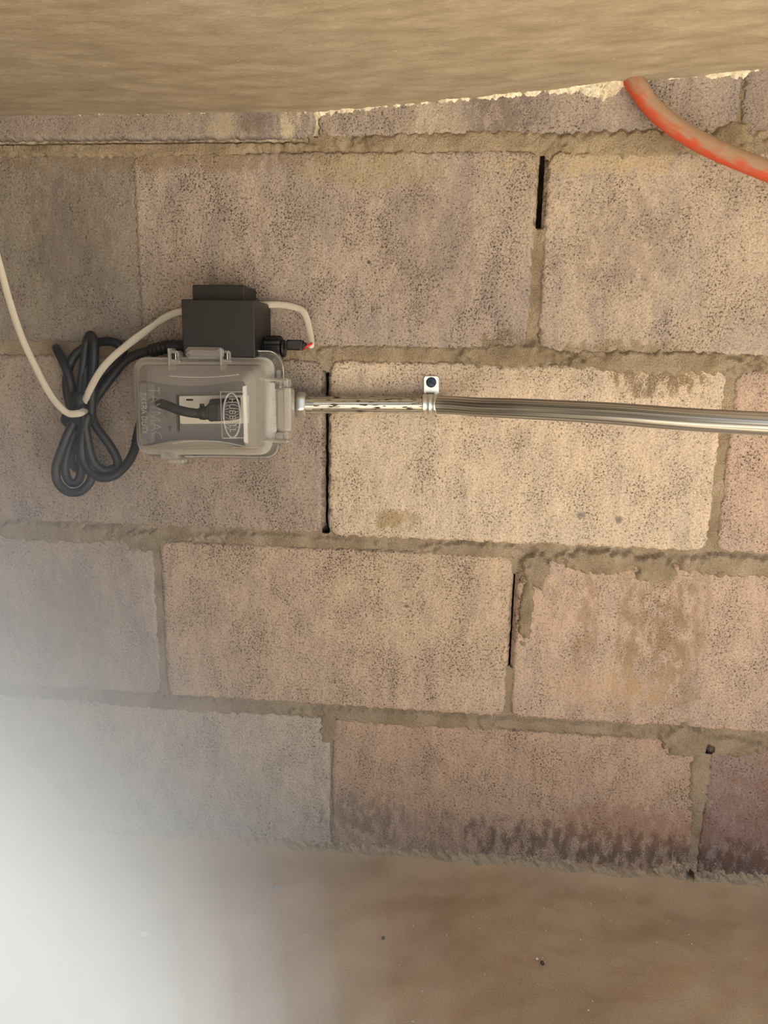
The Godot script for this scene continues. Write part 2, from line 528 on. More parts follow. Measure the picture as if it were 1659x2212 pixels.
func metal_material(c: Color, rough: float, sd: int, rust: float) -> ORMMaterial3D:
	# drawn tube: streaks along its length, u round the tube, v along it in metres
	var w := 256
	var h := 1024
	var st := stretched(noise(FastNoiseLite.TYPE_SIMPLEX_SMOOTH, 0.09, 3, sd), w, h, 1, 32)
	var sp := stretched(noise(FastNoiseLite.TYPE_SIMPLEX_SMOOTH, 0.07, 5, sd + 1), w, h, 1, 1)
	var col := PackedByteArray(); col.resize(w * h * 3)
	var orm := PackedByteArray(); orm.resize(w * h * 3)
	for y in h:
		for x in w:
			var i := y * w + x
			var s := 0.84 + (st[i] - 128.0) * 0.0034
			var d := clampf((sp[i] - (240.0 - 78.0 * rust)) / 14.0, 0.0, 1.0)
			col[i * 3] = int(clampf(lerpf(c.r * s, 0.20, d) * 255, 0, 255))
			col[i * 3 + 1] = int(clampf(lerpf(c.g * s, 0.16, d) * 255, 0, 255))
			col[i * 3 + 2] = int(clampf(lerpf(c.b * s, 0.12, d) * 255, 0, 255))
			orm[i * 3] = 255
			orm[i * 3 + 1] = int(clampf((rough + (128.0 - st[i]) * 0.0012 + d * 0.5) * 255, 20, 255))
			orm[i * 3 + 2] = int((1.0 - d) * 175)
	var m := ORMMaterial3D.new()
	m.albedo_texture = ImageTexture.create_from_image(Image.create_from_data(w, h, false, Image.FORMAT_RGB8, col))
	m.orm_texture = ImageTexture.create_from_image(Image.create_from_data(w, h, false, Image.FORMAT_RGB8, orm))
	m.uv1_scale = Vector3(1, 0.9, 1)
	return m

func sleeve_material() -> StandardMaterial3D:
	var w := 64
	var im := Image.create(w, 64, false, Image.FORMAT_RGB8)
	var hm := Image.create(w, 64, false, Image.FORMAT_L8)
	for y in 64:
		for x in w:
			var a := 0.5 + 0.5 * sin(TAU * (x + 2.0 * sin(TAU * y / 8.0)) / 4.0)
			var k := 0.70 + 0.30 * a
			im.set_pixel(x, y, Color(0.98 * k, 0.94 * k, 0.85 * k))
			hm.set_pixel(x, y, Color(a, a, a))
	var m := StandardMaterial3D.new()
	m.albedo_texture = ImageTexture.create_from_image(im)
	m.uv1_scale = Vector3(1.6, 120, 1)
	m.roughness = 0.75
	m.heightmap_enabled = true
	m.heightmap_texture = ImageTexture.create_from_image(hm)
	m.heightmap_scale = 0.04
	return m

func hose_material() -> StandardMaterial3D:
	# orange hose; dust lies on its upper side (u = 0.75 looks at the wall, u = 0.0 up the left side)
	var w := 256
	var h := 512
	var nz := stretched(noise(FastNoiseLite.TYPE_SIMPLEX_SMOOTH, 0.03, 4, 101), w, h, 1, 2)
	var im := Image.create(w, h, false, Image.FORMAT_RGB8)
	for y in h:
		for x in w:
			var u := (x + 0.5) / w
			var top := cos(TAU * (u - DUST))
			var d := clampf(top * 1.1 + 0.36 + (nz[y * w + x] - 128.0) / 190.0, 0.0, 1.0)
			var c := Color8(200, 82, 52).lerp(Color8(168, 142, 116), d * 0.95)
			im.set_pixel(x, y, c)
	var m := StandardMaterial3D.new()
	m.albedo_texture = ImageTexture.create_from_image(im)
	m.uv1_scale = Vector3(1, 5, 1)
	m.roughness = 0.6
	return m
const DUST := 0.12

# ---------------------------------------------------------------- the scene
func _ready() -> void:
	var cam := Camera3D.new()
	cam.name = "camera"
	cam.transform = Transform3D(turn, EYE)
	cam.fov = rad_to_deg(2.0 * atan(1106.0 / FOCAL))
	cam.near = 0.02
	cam.far = 60.0
	cam.current = true
	add_child(cam)

	var env := Environment.new()
	env.background_mode = Environment.BG_SKY
	var sky := Sky.new()
	var sm := ProceduralSkyMaterial.new()
	sm.sky_top_color = Color(0.62, 0.72, 0.86)
	sm.sky_horizon_color = Color(0.88, 0.90, 0.92)
	sm.ground_bottom_color = Color(0.42, 0.37, 0.31)
	sm.ground_horizon_color = Color(0.55, 0.50, 0.44)
	sky.sky_material = sm
	env.sky = sky
	env.background_energy_multiplier = 1.0
	env.tonemap_mode = Environment.TONE_MAPPER_LINEAR
	env.tonemap_exposure = 1.8
	env.sdfgi_enabled = true
	env.ssao_enabled = true
	env.ssil_enabled = true
	env.volumetric_fog_enabled = true
	env.volumetric_fog_density = 0.0
	var we := WorldEnvironment.new()
	we.name = "environment"
	we.environment = env
	add_child(we)

	var sun := DirectionalLight3D.new()
	sun.name = "sun"
	sun.light_color = Color(1.0, 0.97, 0.92)
	sun.light_energy = 4.7
	sun.light_angular_distance = 4.0
	sun.shadow_enabled = true
	sun.look_at_from_position(Vector3(0.5, 3.0, 0.45), Vector3(0, 0, 0))
	add_child(sun)

	noise_mid = noise(FastNoiseLite.TYPE_SIMPLEX_SMOOTH, 45.0, 3, 7)
	noise_fine = noise(FastNoiseLite.TYPE_SIMPLEX_SMOOTH, 260.0, 2, 9)
	noise_edge = noise(FastNoiseLite.TYPE_SIMPLEX_SMOOTH, 90.0, 3, 13)
	noise_big = noise(FastNoiseLite.TYPE_SIMPLEX_SMOOTH, 9.0, 2, 17)
	make_materials()
	build_wall()
	build_slabs()
	build_outlet()
	build_supply()
	build_conduit()
	build_hose()
	build_grit()
	build_glare_haze()

func ceiling_at(x: float) -> float:
	return 0.8205 + (0.0 if x < -0.14 else (x + 0.14) * 0.074)

# [x0, x1, y0, y1, proud of the wall face]
const BLOCKS := [
	[-0.620, -0.1272, -0.02, 0.186, 0.000], [-0.1265, 0.2845, -0.02, 0.186, 0.0005], [0.2935, 0.690, -0.02, 0.186, -0.001],
	[-0.730, -0.3290, 0.200, 0.387, -0.0002], [-0.3215, 0.0685, 0.200, 0.387, 0.001], [0.0745, 0.465, 0.200, 0.386, 0.000],
	[-0.620, -0.1375, 0.402, 0.587, 0.000], [-0.1305, 0.2655, 0.400, 0.587, 0.001], [0.2745, 0.680, 0.400, 0.585, 0.000],
	[-0.750, -0.3210, 0.600, 0.786, -0.0002], [-0.3320, 0.0705, 0.600, 0.786, 0.0005], [0.0795, 0.475, 0.598, 0.784, 0.001],
	[-0.620, -0.1455, 0.7985, 0.90, 0.002], [-0.142, 0.2497, 0.7985, 0.90, 0.000], [0.2505, 0.650, 0.794, 0.90, 0.000]]

func block_face(x: float, y: float, b: Array) -> float:
	var j := noise_edge.get_noise_2d(x, y)
	var k := noise_mid.get_noise_2d(x + 3.0, y)
	var e := minf(minf(x - b[0], b[1] - x), minf(y - b[2], b[3] - y))
	var cx := minf(x - b[0], b[1] - x)
	var cy := minf(y - b[2], b[3] - y)
	if cx < 0.012 and cy < 0.012:
		e = 0.012 - Vector2(0.012 - cx, 0.012 - cy).length()
	e += j * 0.0020
	var z: float = b[4] + k * 0.0007 + noise_fine.get_noise_2d(x, y) * 0.00055 + noise_big.get_noise_2d(x, y) * 0.0008
	if e < 0.0:
		return z - 0.005 - minf(-e * 3.0, 0.02)
	if e < 0.004:
		var t := 1.0 - e / 0.004
		z -= 0.0028 * t * t * (1.0 + k)
	return z

# mortar: strips, gaps where it fell out, smears over the block faces
const GAPS := [[0.0755, 0.7165, 0.775, 0.0034], [-0.134, 0.405, 0.575, 0.0030], [0.0714, 0.262, 0.366, 0.0042], [0.2915, 0.173, 0.182, 0.0022], [0.288, 0.010, 0.022, 0.002], [-0.1438, 0.80, 0.815, 0.0017]]
const SMEARS := [[-0.32, 0.790, 0.18, 0.009, 0.0045], [-0.46, 0.790, 0.06, 0.009, 0.0040], [0.0, 0.793, 0.13, 0.010, 0.0035], [0.17, 0.790, 0.11, 0.013, 0.0045], [0.35, 0.788, 0.12, 0.014, 0.004], [0.079, 0.745, 0.006, 0.05, 0.002],
	[0.092, 0.372, 0.017, 0.024, 0.0075], [0.085, 0.325, 0.009, 0.04, 0.0055], [0.16, 0.384, 0.05, 0.014, 0.006], [0.215, 0.378, 0.022, 0.018, 0.006], [0.30, 0.386, 0.08, 0.012, 0.005], [0.03, 0.391, 0.06, 0.009, 0.004],
	[0.05, 0.594, 0.06, 0.014, 0.005], [0.20, 0.590, 0.11, 0.013, 0.0055], [-0.07, 0.594, 0.10, 0.009, 0.003], [0.266, 0.185, 0.028, 0.022, 0.006], [0.285, 0.14, 0.012, 0.05, 0.0045], [0.30, 0.182, 0.06, 0.012, 0.005],
	[-0.05, 0.190, 0.14, 0.010, 0.004], [-0.3, 0.190, 0.14, 0.010, 0.003], [0.12, 0.192, 0.12, 0.008, 0.004], [-0.34, 0.385, 0.03, 0.014, 0.005], [-0.45, 0.39, 0.1, 0.012, 0.004], [-0.18, 0.392, 0.12, 0.008, 0.003],
	[-0.13, 0.170, 0.012, 0.022, 0.004], [0.27, 0.03, 0.02, 0.03, 0.003], [-0.1, 0.002, 0.7, 0.024, 0.006], [0.4, 0.002, 0.4, 0.024, 0.006], [0.2475, 0.797, 0.02, 0.012, 0.004]]

func mortar_face(x: float, y: float) -> float:
	var k := noise_mid.get_noise_2d(x, y + 5.0)
	var j := noise_edge.get_noise_2d(x + 9.0, y)
	var z := -0.0022 + k * 0.0016 + noise_fine.get_noise_2d(x, y) * 0.0009
	for s in SMEARS:
		var u: float = (x - s[0]) / s[2]
		var v: float = (y - s[1]) / s[3]
		var d := 1.0 - u * u - v * v + j * 0.7
		if d > 0.0:
			z = maxf(z, -0.0022 + s[4] * minf(d * 2.2, 1.0) * (1.0 + 0.35 * k) + noise_fine.get_noise_2d(x, y) * 0.0009)
	for g in GAPS:
		if y > g[1] + j * 0.006 and y < g[2] + j * 0.006 and absf(x - g[0] + j * 0.0012) < g[3] + 0.0006:
			z = -0.075
	if x < -0.13 and y > 0.7945 + j * 0.0008 and y < 0.7985 and x < -0.15 + j * 0.02:
		z = -0.02
	return z

func build_wall() -> void:
	wall_back = Node3D.new()
	wall_back.name = "wall_back"
	wall_back.set_meta("kind", "structure")
	add_child(wall_back)
	for b in BLOCKS:
		var f := func(x: float, y: float) -> float: return block_face(x, y, b)
		part("concrete_block", relief(b[0] - 0.002, b[1] + 0.002, b[2] - 0.002, b[3] + 0.002, 0.002, f), M.block, wall_back)
	for y in [0.193, 0.394, 0.594, 0.793]:
		part("mortar_joint", relief(-0.62, 0.52, y - 0.028, y + 0.028, 0.002, mortar_face), M.mortar, wall_back)
	part("mortar_joint", relief(-0.62, 0.52, -0.012, 0.036, 0.002, mortar_face), M.cove, wall_back)
	for r in ROWS:
		for x in r[2]:
			if x == -0.327:
				continue  # butted dry: the two faces run into each other
			var y0: float = maxf(r[0], 0.0) + 0.018
			part("mortar_joint", relief(x - 0.024, x + 0.030, y0, r[1] - 0.018, 0.002, mortar_face), M.mortar, wall_back)
	part("backing", bevel_box(Vector3(-1.0, -0.05, -0.28), Vector3(1.0, 1.05, -0.09), 0.005), M.mortar, wall_back)
	for s in [-1, 1]:
		part("return_block", bevel_box(Vector3(s * 1.0, -0.05, -0.10), Vector3(0.515 if s > 0 else -0.615, 1.05, 0.0), 0.004), M.mortar, wall_back)
	# ragged bead of pale plaster squeezed out under the slab
	var bead := func(x: float, y: float) -> float:
		var top := ceiling_at(x)
		var j := noise_edge.get_noise_2d(x, 4.0) + 0.5 * noise_fine.get_noise_2d(x, y)
		var thick := 0.0025 + 0.004 * maxf(j, -0.5)
		var lump := clampf(1.0 - absf(x - 0.127) / 0.024, 0.0, 1.0)
		if x > 0.15:
			thick -= 0.0015 + 0.003 * maxf(noise_mid.get_noise_2d(x, 8.0), -0.3)
		if x < 0.127:
			lump = clampf(1.0 - absf(x - 0.132) / 0.042, 0.0, 1.0)
		if x > 0.147:
			lump = 0.0
		thick += lump * 0.011 + clampf(1.0 - absf(x - 0.24) / 0.03, 0.0, 1.0) * 0.004
		if x < -0.145:
			thick -= 0.001
		var d := (y - (top - thick)) / 0.004
		return (clampf(d, -1.0, 1.0)) * (0.004 + lump * 0.006) + 0.0012 * noise_edge.get_noise_2d(x, y) - 0.001
	part("plaster_bead", relief(-0.5, 0.4, 0.79, 0.87, 0.0015, bead), M.plaster, wall_back)

func build_slabs() -> void:
	var nc := noise(FastNoiseLite.TYPE_SIMPLEX_SMOOTH, 1.0, 4, 111)
	# ceiling slab
	var v := PackedVector3Array()
	var uv := PackedVector2Array()
	var xs := []
	var x := -1.6
	while x < 1.6:
		xs.append(x)
		x += 0.005 if x > -0.6 and x < 0.5 else 0.1
	var zs := []
	var z := -0.06
	while z < 0.54:
		zs.append(z)
		z += 0.004 if z < 0.26 else 0.05
	for zz in zs:
		for xx in xs:
			var y: float = ceiling_at(xx) + nc.get_noise_2d(xx * 22.0, zz * 70.0) * 0.0009 + nc.get_noise_2d(xx * 120.0, zz * 300.0) * 0.0005
			v.append(Vector3(xx, y, zz))
			uv.append(Vector2(xx, zz))
	var ceil := Node3D.new()
	ceil.name = "ceiling"
	ceil.set_meta("kind", "structure")
	add_child(ceil)
	part("soffit", lattice(v, uv, xs.size(), zs.size()), M.ceiling, ceil)
	part("slab", bevel_box(Vector3(-1.6, 0.93, -0.3), Vector3(1.6, 1.05, 0.53), 0.01), M.ceiling, ceil)
	part("slab_edge", bevel_box(Vector3(-1.6, 0.80, 0.51), Vector3(1.6, 1.04, 0.55), 0.01), M.ceiling, ceil)
	part("slab", bevel_box(Vector3(-1.6, 0.82, 0.5), Vector3(-0.28, 1.05, 3.2), 0.01), M.ceiling, ceil)  # added roof piece out of view, shading the left side
	# floor slab and the paving in front of the niche
	v = PackedVector3Array()
	uv = PackedVector2Array()
	zs = []
	z = -0.03
	while z < 0.7:
		zs.append(z)
		z += 0.005 if z < 0.34 else 0.12
	xs = []
	x = -4.0
	while x < 4.01:
		xs.append(x)
		x += 0.005 if x > -0.6 and x < 0.5 else 0.12
	for k in range(zs.size() - 1, -1, -1):
		for xx in xs:
			var zz: float = zs[k]
			var y: float = 0.004 + nc.get_noise_2d(xx * 9.0, zz * 12.0) * 0.005 + nc.get_noise_2d(xx * 70.0, zz * 90.0) * 0.0006 + 0.012 * exp(-maxf(zz, 0.0) / 0.02)
			v.append(Vector3(xx, y, zz))
			uv.append(Vector2(xx, zz))
	part("added_shade_pier", bevel_box(Vector3(-1.15, -0.02, 0.02), Vector3(-0.80, 0.86, 3.2), 0.01), M.mortar, wall_back)  # added out of view to block sky and darken the left
	var fl := Node3D.new()
	fl.name = "floor"
	fl.set_meta("kind", "structure")
	add_child(fl)
	part("paving", bevel_box(Vector3(-4, -0.04, 0.55), Vector3(4, 0.016, 6), 0.004), M.paving, fl)
	part("floor_slab", lattice(v, uv, xs.size(), zs.size()), M.floor, fl)
	part("slab_base", bevel_box(Vector3(-4, -0.15, -0.3), Vector3(4, -0.03, 6), 0.01), M.floor, fl)

func box_px(x0: float, y0: float, x1: float, y1: float, z0: float, z1: float, r := 0.0012) -> ArrayMesh:
	var a := P(x0, y0, z1)
	var b := P(x1, y1, z1)
	a.z = z0
	return bevel_box(a, b, r)

func build_outlet() -> void:
	var o := thing("outlet_cover", "grey outlet box on the block wall under a clear hinged in-use cover", "outlet", P(455, 880, 0.0))
	# box and device
	part("back_box", box_px(322, 792, 580, 962, -0.001, 0.046, 0.006), M.grey, o)
	part("face_plate", loft([outline([[316, 788], [584, 788], [580, 966], [318, 966]], 14, 0.046), outline([[316, 788], [584, 788], [580, 966], [318, 966]], 14, 0.050), outline([[318, 790], [582, 790], [578, 964], [320, 964]], 14, 0.0512)], false, true), M.grey, o)
	var dev := part("receptacle", loft([outline([[386, 855], [538, 853], [538, 915], [389, 916]], 5, 0.050), outline([[386, 855], [538, 853], [538, 915], [389, 916]], 5, 0.0545), outline([[387, 856], [537, 854], [537, 914], [390, 915]], 5, 0.0555)], false, true), M.ivory, o)
	part("slot", box_px(402, 861.5, 417, 866, 0.054, 0.0558, 0.0002), M.dark, dev)
	part("slot", box_px(431, 872, 441, 880, 0.054, 0.0558, 0.0002), M.dark, dev)
	part("plate_seam", box_px(381, 853, 383, 932, 0.0505, 0.0515, 0.0001), M.dark, o)
	part("plate_seam", box_px(384.8, 853, 386, 932, 0.0505, 0.0515, 0.0001), M.dark, o)
	part("plate_screw", lathe(P(367, 893, 0.050), Vector3.BACK, [[0.0048, 0.0], [0.0048, 0.0018], [0.004, 0.0024], [0.0001, 0.0026]], 24), M.grey, o)
	part("plate_screw", lathe(P(373, 926, 0.050), Vector3.BACK, [[0.003, 0.0], [0.003, 0.0014], [0.0001, 0.0018]], 20), M.grey, o)
	# clear base flange with its raised rim
	var fo := [[296, 775], [614, 757], [605, 992], [305, 986]]
	var fi := [[314, 792], [590, 781], [583, 968], [318, 968]]
	part("base_flange", frame_ring(fo, 36, fi, 26, 0.047, 0.053), M.solid_grain, o)
	part("base_rim", frame_ring([[300, 778], [612, 760], [603, 990], [307, 984]], 36, [[303, 781], [608, 763], [600, 987], [310, 981]], 35, 0.053, 0.0565), M.solid, o)
	# near-white strips painting glints on the pebbled moulding of the flange
	part("flange_glint", box_px(597, 800, 606, 826, 0.0530, 0.0540, 0.0003), M.painted_glint, o)
	part("flange_glint", tube(Q([[400, 985, 0.0545], [480, 986, 0.0545], [560, 987.5, 0.0545], [582, 986, 0.0545], [596, 977, 0.0545], [601, 962, 0.0545]]), 0.0010, 6, 6), M.painted_glint, o)
	part("flange_glint", tube(Q([[512, 759, 0.0545], [575, 758.5, 0.0545], [592, 763, 0.0545], [606, 777, 0.0545], [612, 800, 0.0545], [612, 818, 0.0545]]), 0.0006, 6, 6), M.painted_glint, o)
	# hinged lid: lip, sloping sides and front panel
	var lip := [[288, 772], [594, 771], [588, 983], [297, 981]]
	var lid0 := [[290, 776], [588, 776], [583, 979], [299, 978]]
	var lid1 := [[294, 782], [577, 782], [575, 975], [301, 973]]
	var lid2 := [[297, 806], [552, 800], [554, 972], [301, 968]]
	var lid3 := [[298, 822], [530, 822], [533, 966], [301, 964]]
	var lid := part("lid", loft([outline(lid1, 26, 0.057), outline(lip, 32, 0.057), outline(lip, 32, 0.0612), outline(lid0, 30, 0.0625), outline(lid1, 26, 0.069), outline([[299, 787], [573, 787], [571, 971], [305, 969]], 22, 0.069), outline([[299, 787], [573, 787], [571, 971], [305, 969]], 22, 0.057), outline(lid1, 26, 0.057)]), M.rim, o)
	part("lid_side", loft([outline(lid1, 26, 0.069), outline(lid2, 18, 0.086, 7, 3), outline(lid3, 13, 0.098, 12, 15)]), M.frost, lid)
	part("lid_panel", loft([outline(lid3, 13, 0.098, 12, 15), outline([[301, 825], [527, 825], [530, 963], [304, 961]], 12, 0.0988, 12, 15)], false, true), M.panel, lid)
	part("lid_crease", tube(Q([[368, 812.5, 0.0915], [400, 814.5, 0.0915], [440, 815, 0.0915], [480, 813, 0.0915], [516, 809, 0.0915]]), 0.0005, 6, 6), M.emblem, lid)
	part("lid_sparkle", tube(Q([[372, 958, 0.0925], [400, 954, 0.0925], [440, 952.5, 0.0925], [480, 955, 0.0925], [526, 964, 0.0915]]), 0.0005, 6, 6), M.painted_glint, lid)  # pale line painted as a glint along the lower edge
	# moulded emblem with its oval, rays and letters
	var em := part("emblem_plate", frame_ring([[475, 845], [527, 845], [530, 947], [479, 948]], 4, [[477.5, 847.5], [524.5, 847.5], [527.5, 944.5], [481.5, 945.5]], 3, 0.0985, 0.1002), M.emblem, o)
	var ring := []
	for k in 49:
		var a := TAU * k / 48
		ring.append(P(501 + 18 * cos(a) + 1.5 * sin(a), 897 + 48 * sin(a), 0.0995))
	part("oval", tube(ring, 0.0008, 8, 0, 1.0, false), M.emblem, em)
	var rays := SurfaceTool.new()
	rays.begin(Mesh.PRIMITIVE_TRIANGLES)
	for k in 9:
		for s in [-1, 1]:
			var y := 868 + k * 7.5
			var t := (k - 4) * 1.6
			rays.append_from(tube([P(501 + s * 6, y, 0.0994), P(501 + s * 10, y - t * 0.5 - 2, 0.0995), P(501 + s * 14, y - t - 4 + absf(k - 4.0), 0.0994)], 0.00028, 5, 3), 0, Transform3D.IDENTITY)
	part("rays", rays.commit(), M.emblem, em)
	put_words("lettering", "HUBBELL", P(502, 897, 0.0995), 0.0077, 0.0010, -PI / 2, M.emblem, em)
	put_words("lettering", "TAYMAC", P(335, 893, 0.0996), 0.0130, 0.0010, -PI / 2, M.faint, o)
	put_words("lettering", "EXTRA DUTY", P(311, 893, 0.0996), 0.0070, 0.0008, -PI / 2, M.emblem, o)
	put_words("lettering", "(Y1", P(549, 768, 0.0532), 0.0060, 0.0008, -0.02, M.emblem, o)
	put_words("lettering", "O", P(592, 782, 0.0532), 0.0060, 0.0008, -0.9, M.emblem, o)
	# upper hinge: two eared brackets and the barrel between
	for x in [376, 488]:
		var b := part("hinge_bracket", box_px(x - 13, 757, x + 10, 786, 0.053, 0.068, 0.002), M.rim, o)
		part("hinge_ear", box_px(x - 15, 752, x - 9, 800, 0.056, 0.074, 0.001), M.rim, b)
		part("hinge_slot", box_px(x - 6, 763, x + 6, 776, 0.0660, 0.0684, 0.0002), M.dark, b)
		part("hinge_pin", box_px(x + 1, 762, x + 4, 777, 0.066, 0.070, 0.0004), M.zinc, b)
		part("hinge_web", box_px(x - 10, 777, x + 14, 784, 0.058, 0.070, 0.0008), M.frost, b)
	part("hinge_barrel", box_px(398, 749, 482, 776, 0.056, 0.072, 0.003), M.frost, o)
	part("hinge_ridge", box_px(400, 761, 482, 762.5, 0.070, 0.0728, 0.0003), M.rough_clear, o)
	# side latch on the right
	for y in [820, 953]:
		part("latch_prong", box_px(557 if y < 900 else 561, y - 4, 622, y + 4, 0.058, 0.072, 0.001), M.rim, o)
	for y in [829, 940]:
		part("latch_pin", lathe(P(606, y - 8, 0.062), Vector3.UP * -1, [[0.0001, 0], [0.0052, 0.0004], [0.006, 0.001], [0.006, 0.008], [0.0052, 0.0086], [0.0001, 0.009]], 14), M.solid, o)
		part("latch_knuckle", box_px(611, y - 8, 622, y + 10, 0.052, 0.068, 0.001), M.rim, o)
	part("latch_barrel", box_px(596, 838, 628, 932, 0.050, 0.070, 0.002), M.frost, o)
	part("latch_lip", box_px(612, 838, 628, 931, 0.068, 0.0725, 0.001), M.rim, o)
	part("lid_glint_band", box_px(572, 826, 597, 950, 0.060, 0.0655, 0.001), M.painted_glint, o)  # near-white band painting in the glints of the right side
	part("panel_glint_band", loft([outline([[525, 832], [533, 832], [536, 958], [528, 958]], 3, 0.0965), outline([[524, 834], [531, 834], [534, 956], [527, 956]], 3, 0.0992)], false, true), M.edge, o)  # pale strip painted as the bright highlight of the right edge
	part("frosted_end", loft([outline([[300, 826], [334, 830], [334, 957], [303, 962]], 6, 0.0989), outline([[301, 827], [333, 831], [333, 956], [304, 961]], 6, 0.0993)], false, true), M.frost_end, lid)
	# lower latch tabs
	part("lower_tab", box_px(345, 972, 383, 992, 0.052, 0.064, 0.001), M.rim, o)
	part("lower_tab", box_px(362, 992, 396, 1002, 0.046, 0.058, 0.001), M.rim, o)
	part("tab_slot", box_px(357, 978, 371, 986, 0.0632, 0.0642, 0.0002), M.grey, o)

func build_supply() -> void:
	var t := thing("power_supply", "black stepped plastic power supply sitting on top of the clear outlet cover", "power supply", P(480, 700, 0.0))
	var a := P(391, 646, 0.066)
	var b := P(550, 752, 0.066)
	b.y -= 0.009
	var low := part("body", bevel_box(Vector3(a.x, a.y, 0.004), Vector3(b.x, b.y, 0.066), 0.0009), M.black, t)
	var c := P(415, 615, 0.047)
	var d := P(528, 660, 0.047)
	part("stepped_top", bevel_box(Vector3(c.x, c.y, 0.004), Vector3(d.x, d.y - 0.01, 0.047), 0.0009), M.black, t)
	# plinth under the body, wider than it
	var e := P(558, 742, 0.060)
	# cable entry on the right with a ribbed nut and a plug
	var right := Vector3.RIGHT
	var g := P(574, 752, 0.030)
	var ribs := func(q: float) -> float: return 1.0 + 0.04 * (1.0 if fmod(q / TAU * 14.0, 1.0) < 0.5 else -1.0)
	part("gland_neck", lathe(g - right * 0.014, right, [[0.0001, 0], [0.0085, 0.0], [0.0085, 0.014], [0.0001, 0.014]], 28), M.black, t)
	part("gland_nut", lathe(g + right * 0.000, right, [[0.0001, 0], [0.0102, 0.0], [0.0118, 0.0012], [0.0118, 0.0150], [0.0108, 0.0165], [0.0001, 0.0165]], 84, ribs), M.cord, t)
	part("gland_collar", lathe(g + right * 0.0165, right, [[0.0001, 0], [0.0085, 0.0], [0.0085, 0.003], [0.0001, 0.003]], 28), M.black, t)
	var h := P(622, 734, 0.030)
	var i := P(656, 757, 0.030)
	part("connector", bevel_box(Vector3(h.x, h.y, 0.024), Vector3(i.x, i.y, 0.038), 0.0012), M.black, t)
	var i2 := P(668, 753, 0.030)
	part("connector_tail", bevel_box(Vector3(i.x - 0.001, h.y - 0.002, 0.026), Vector3(i2.x - 0.003, i2.y, 0.036), 0.001), M.cord, t)
	part("strain_relief", tube(Q([[400, 750, 0.030], [370, 748, 0.030], [350, 752, 0.029], [330, 757, 0.028]]), 0.0062, 16, 8, 1.0, true, PackedFloat32Array(), func(_q: float, r: float) -> float: return 1.08 if fmod(r, 0.005) < 0.003 else 0.96), M.cord, t)

	# black cord gathered into a hank beside the cover
	var k := thing("flexible_cord", "black round power cord gathered in a hank left of the clear cover", "cord", P(175, 890, 0.0))
	var r := 0.0046
	part("cord_run", tube(Q([[345, 753, 0.028], [300, 764, 0.026], [268, 782, 0.024], [243, 812, 0.022], [218, 845, 0.022], [196, 880, 0.022], [186, 920, 0.02], [178, 960, 0.018]]), r), M.cord, k)
	part("cord_loop", tube(Q([[197, 905, 0.030], [200, 850, 0.036], [203, 790, 0.036], [203, 742, 0.034], [196, 724, 0.030], [188, 738, 0.026], [182, 780, 0.026], [176, 830, 0.026], [172, 890, 0.028]]), r), M.cord, k)
	part("cord_loop", tube(Q([[170, 920, 0.020], [160, 870, 0.020], [155, 838, 0.022], [147, 808, 0.022], [136, 780, 0.020], [124, 757, 0.014], [122, 752, 0.008]]), r), M.cord, k)
	part("cord_loop", tube(Q([[166, 915, 0.014], [150, 870, 0.014], [144, 830, 0.014], [150, 790, 0.014], [166, 763, 0.014], [190, 748, 0.013], [222, 738, 0.012], [250, 741, 0.012], [265, 758, 0.012], [257, 780, 0.014], [236, 797, 0.016], [212, 818, 0.017], [196, 850, 0.018], [184, 900, 0.018]]), r), M.cord, k)
	part("cord_loop", tube(Q([[190, 740, 0.020], [186, 790, 0.024], [184, 840, 0.028], [180, 890, 0.032], [172, 930, 0.028]]), r), M.cord, k)
	part("cord_loop", tube(Q([[168, 900, 0.030], [150, 930, 0.034], [134, 970, 0.036], [121, 1010, 0.036], [125, 1042, 0.036], [146, 1062, 0.036], [172, 1062, 0.036], [194, 1042, 0.034], [200, 1015, 0.032], [194, 975, 0.030], [186, 930, 0.030], [180, 890, 0.030]]), r), M.cord, k)
	part("cord_loop", tube(Q([[172, 905, 0.024], [158, 940, 0.026], [146, 975, 0.026], [140, 1010, 0.026], [147, 1036, 0.026], [160, 1044, 0.025], [172, 1034, 0.023], [176, 1005, 0.022], [173, 965, 0.022], [176, 915, 0.022]]), r), M.cord, k)
	part("cord_loop", tube(Q([[184, 905, 0.022], [168, 950, 0.018], [152, 982, 0.016], [156, 1003, 0.015], [172, 1014, 0.015], [192, 1017, 0.016], [212, 1030, 0.018], [232, 1032, 0.020], [250, 1018, 0.022], [254, 995, 0.022], [240, 966, 0.024], [221, 940, 0.026], [206, 918, 0.026], [190, 880, 0.026]]), r), M.cord, k)
	part("cord_loop", tube(Q([[180, 880, 0.036], [186, 930, 0.036], [194, 975, 0.034], [206, 1002, 0.032], [226, 1016, 0.028], [246, 1012, 0.024]]), r), M.cord, k)
	part("cord_run", tube(Q([[190, 900, 0.036], [178, 950, 0.036], [178, 985, 0.034], [190, 1012, 0.034], [212, 1030, 0.034], [240, 1030, 0.032], [264, 1014, 0.030], [282, 990, 0.032], [292, 966, 0.036], [297, 940, 0.046], [306, 905, 0.058], [316, 880, 0.070], [332, 869, 0.080], [355, 874, 0.084], [390, 887, 0.084], [425, 893, 0.082], [448, 893, 0.080]]), r), M.cord, k)
	var tie := P(179, 884, 0.027)
	part("cord_tie", lathe(tie + Vector3(0, -0.014, 0), Vector3.UP, [[0.0105, -0.002], [0.0122, 0.001], [0.0128, 0.006], [0.0126, 0.012], [0.0131, 0.016], [0.0128, 0.024], [0.0120, 0.029], [0.0100, 0.032]], 28, func(q: float) -> float: return 1.0 + 0.06 * cos(2 * q) + 0.05 * cos(5 * q + 0.6)), M.cord, k)
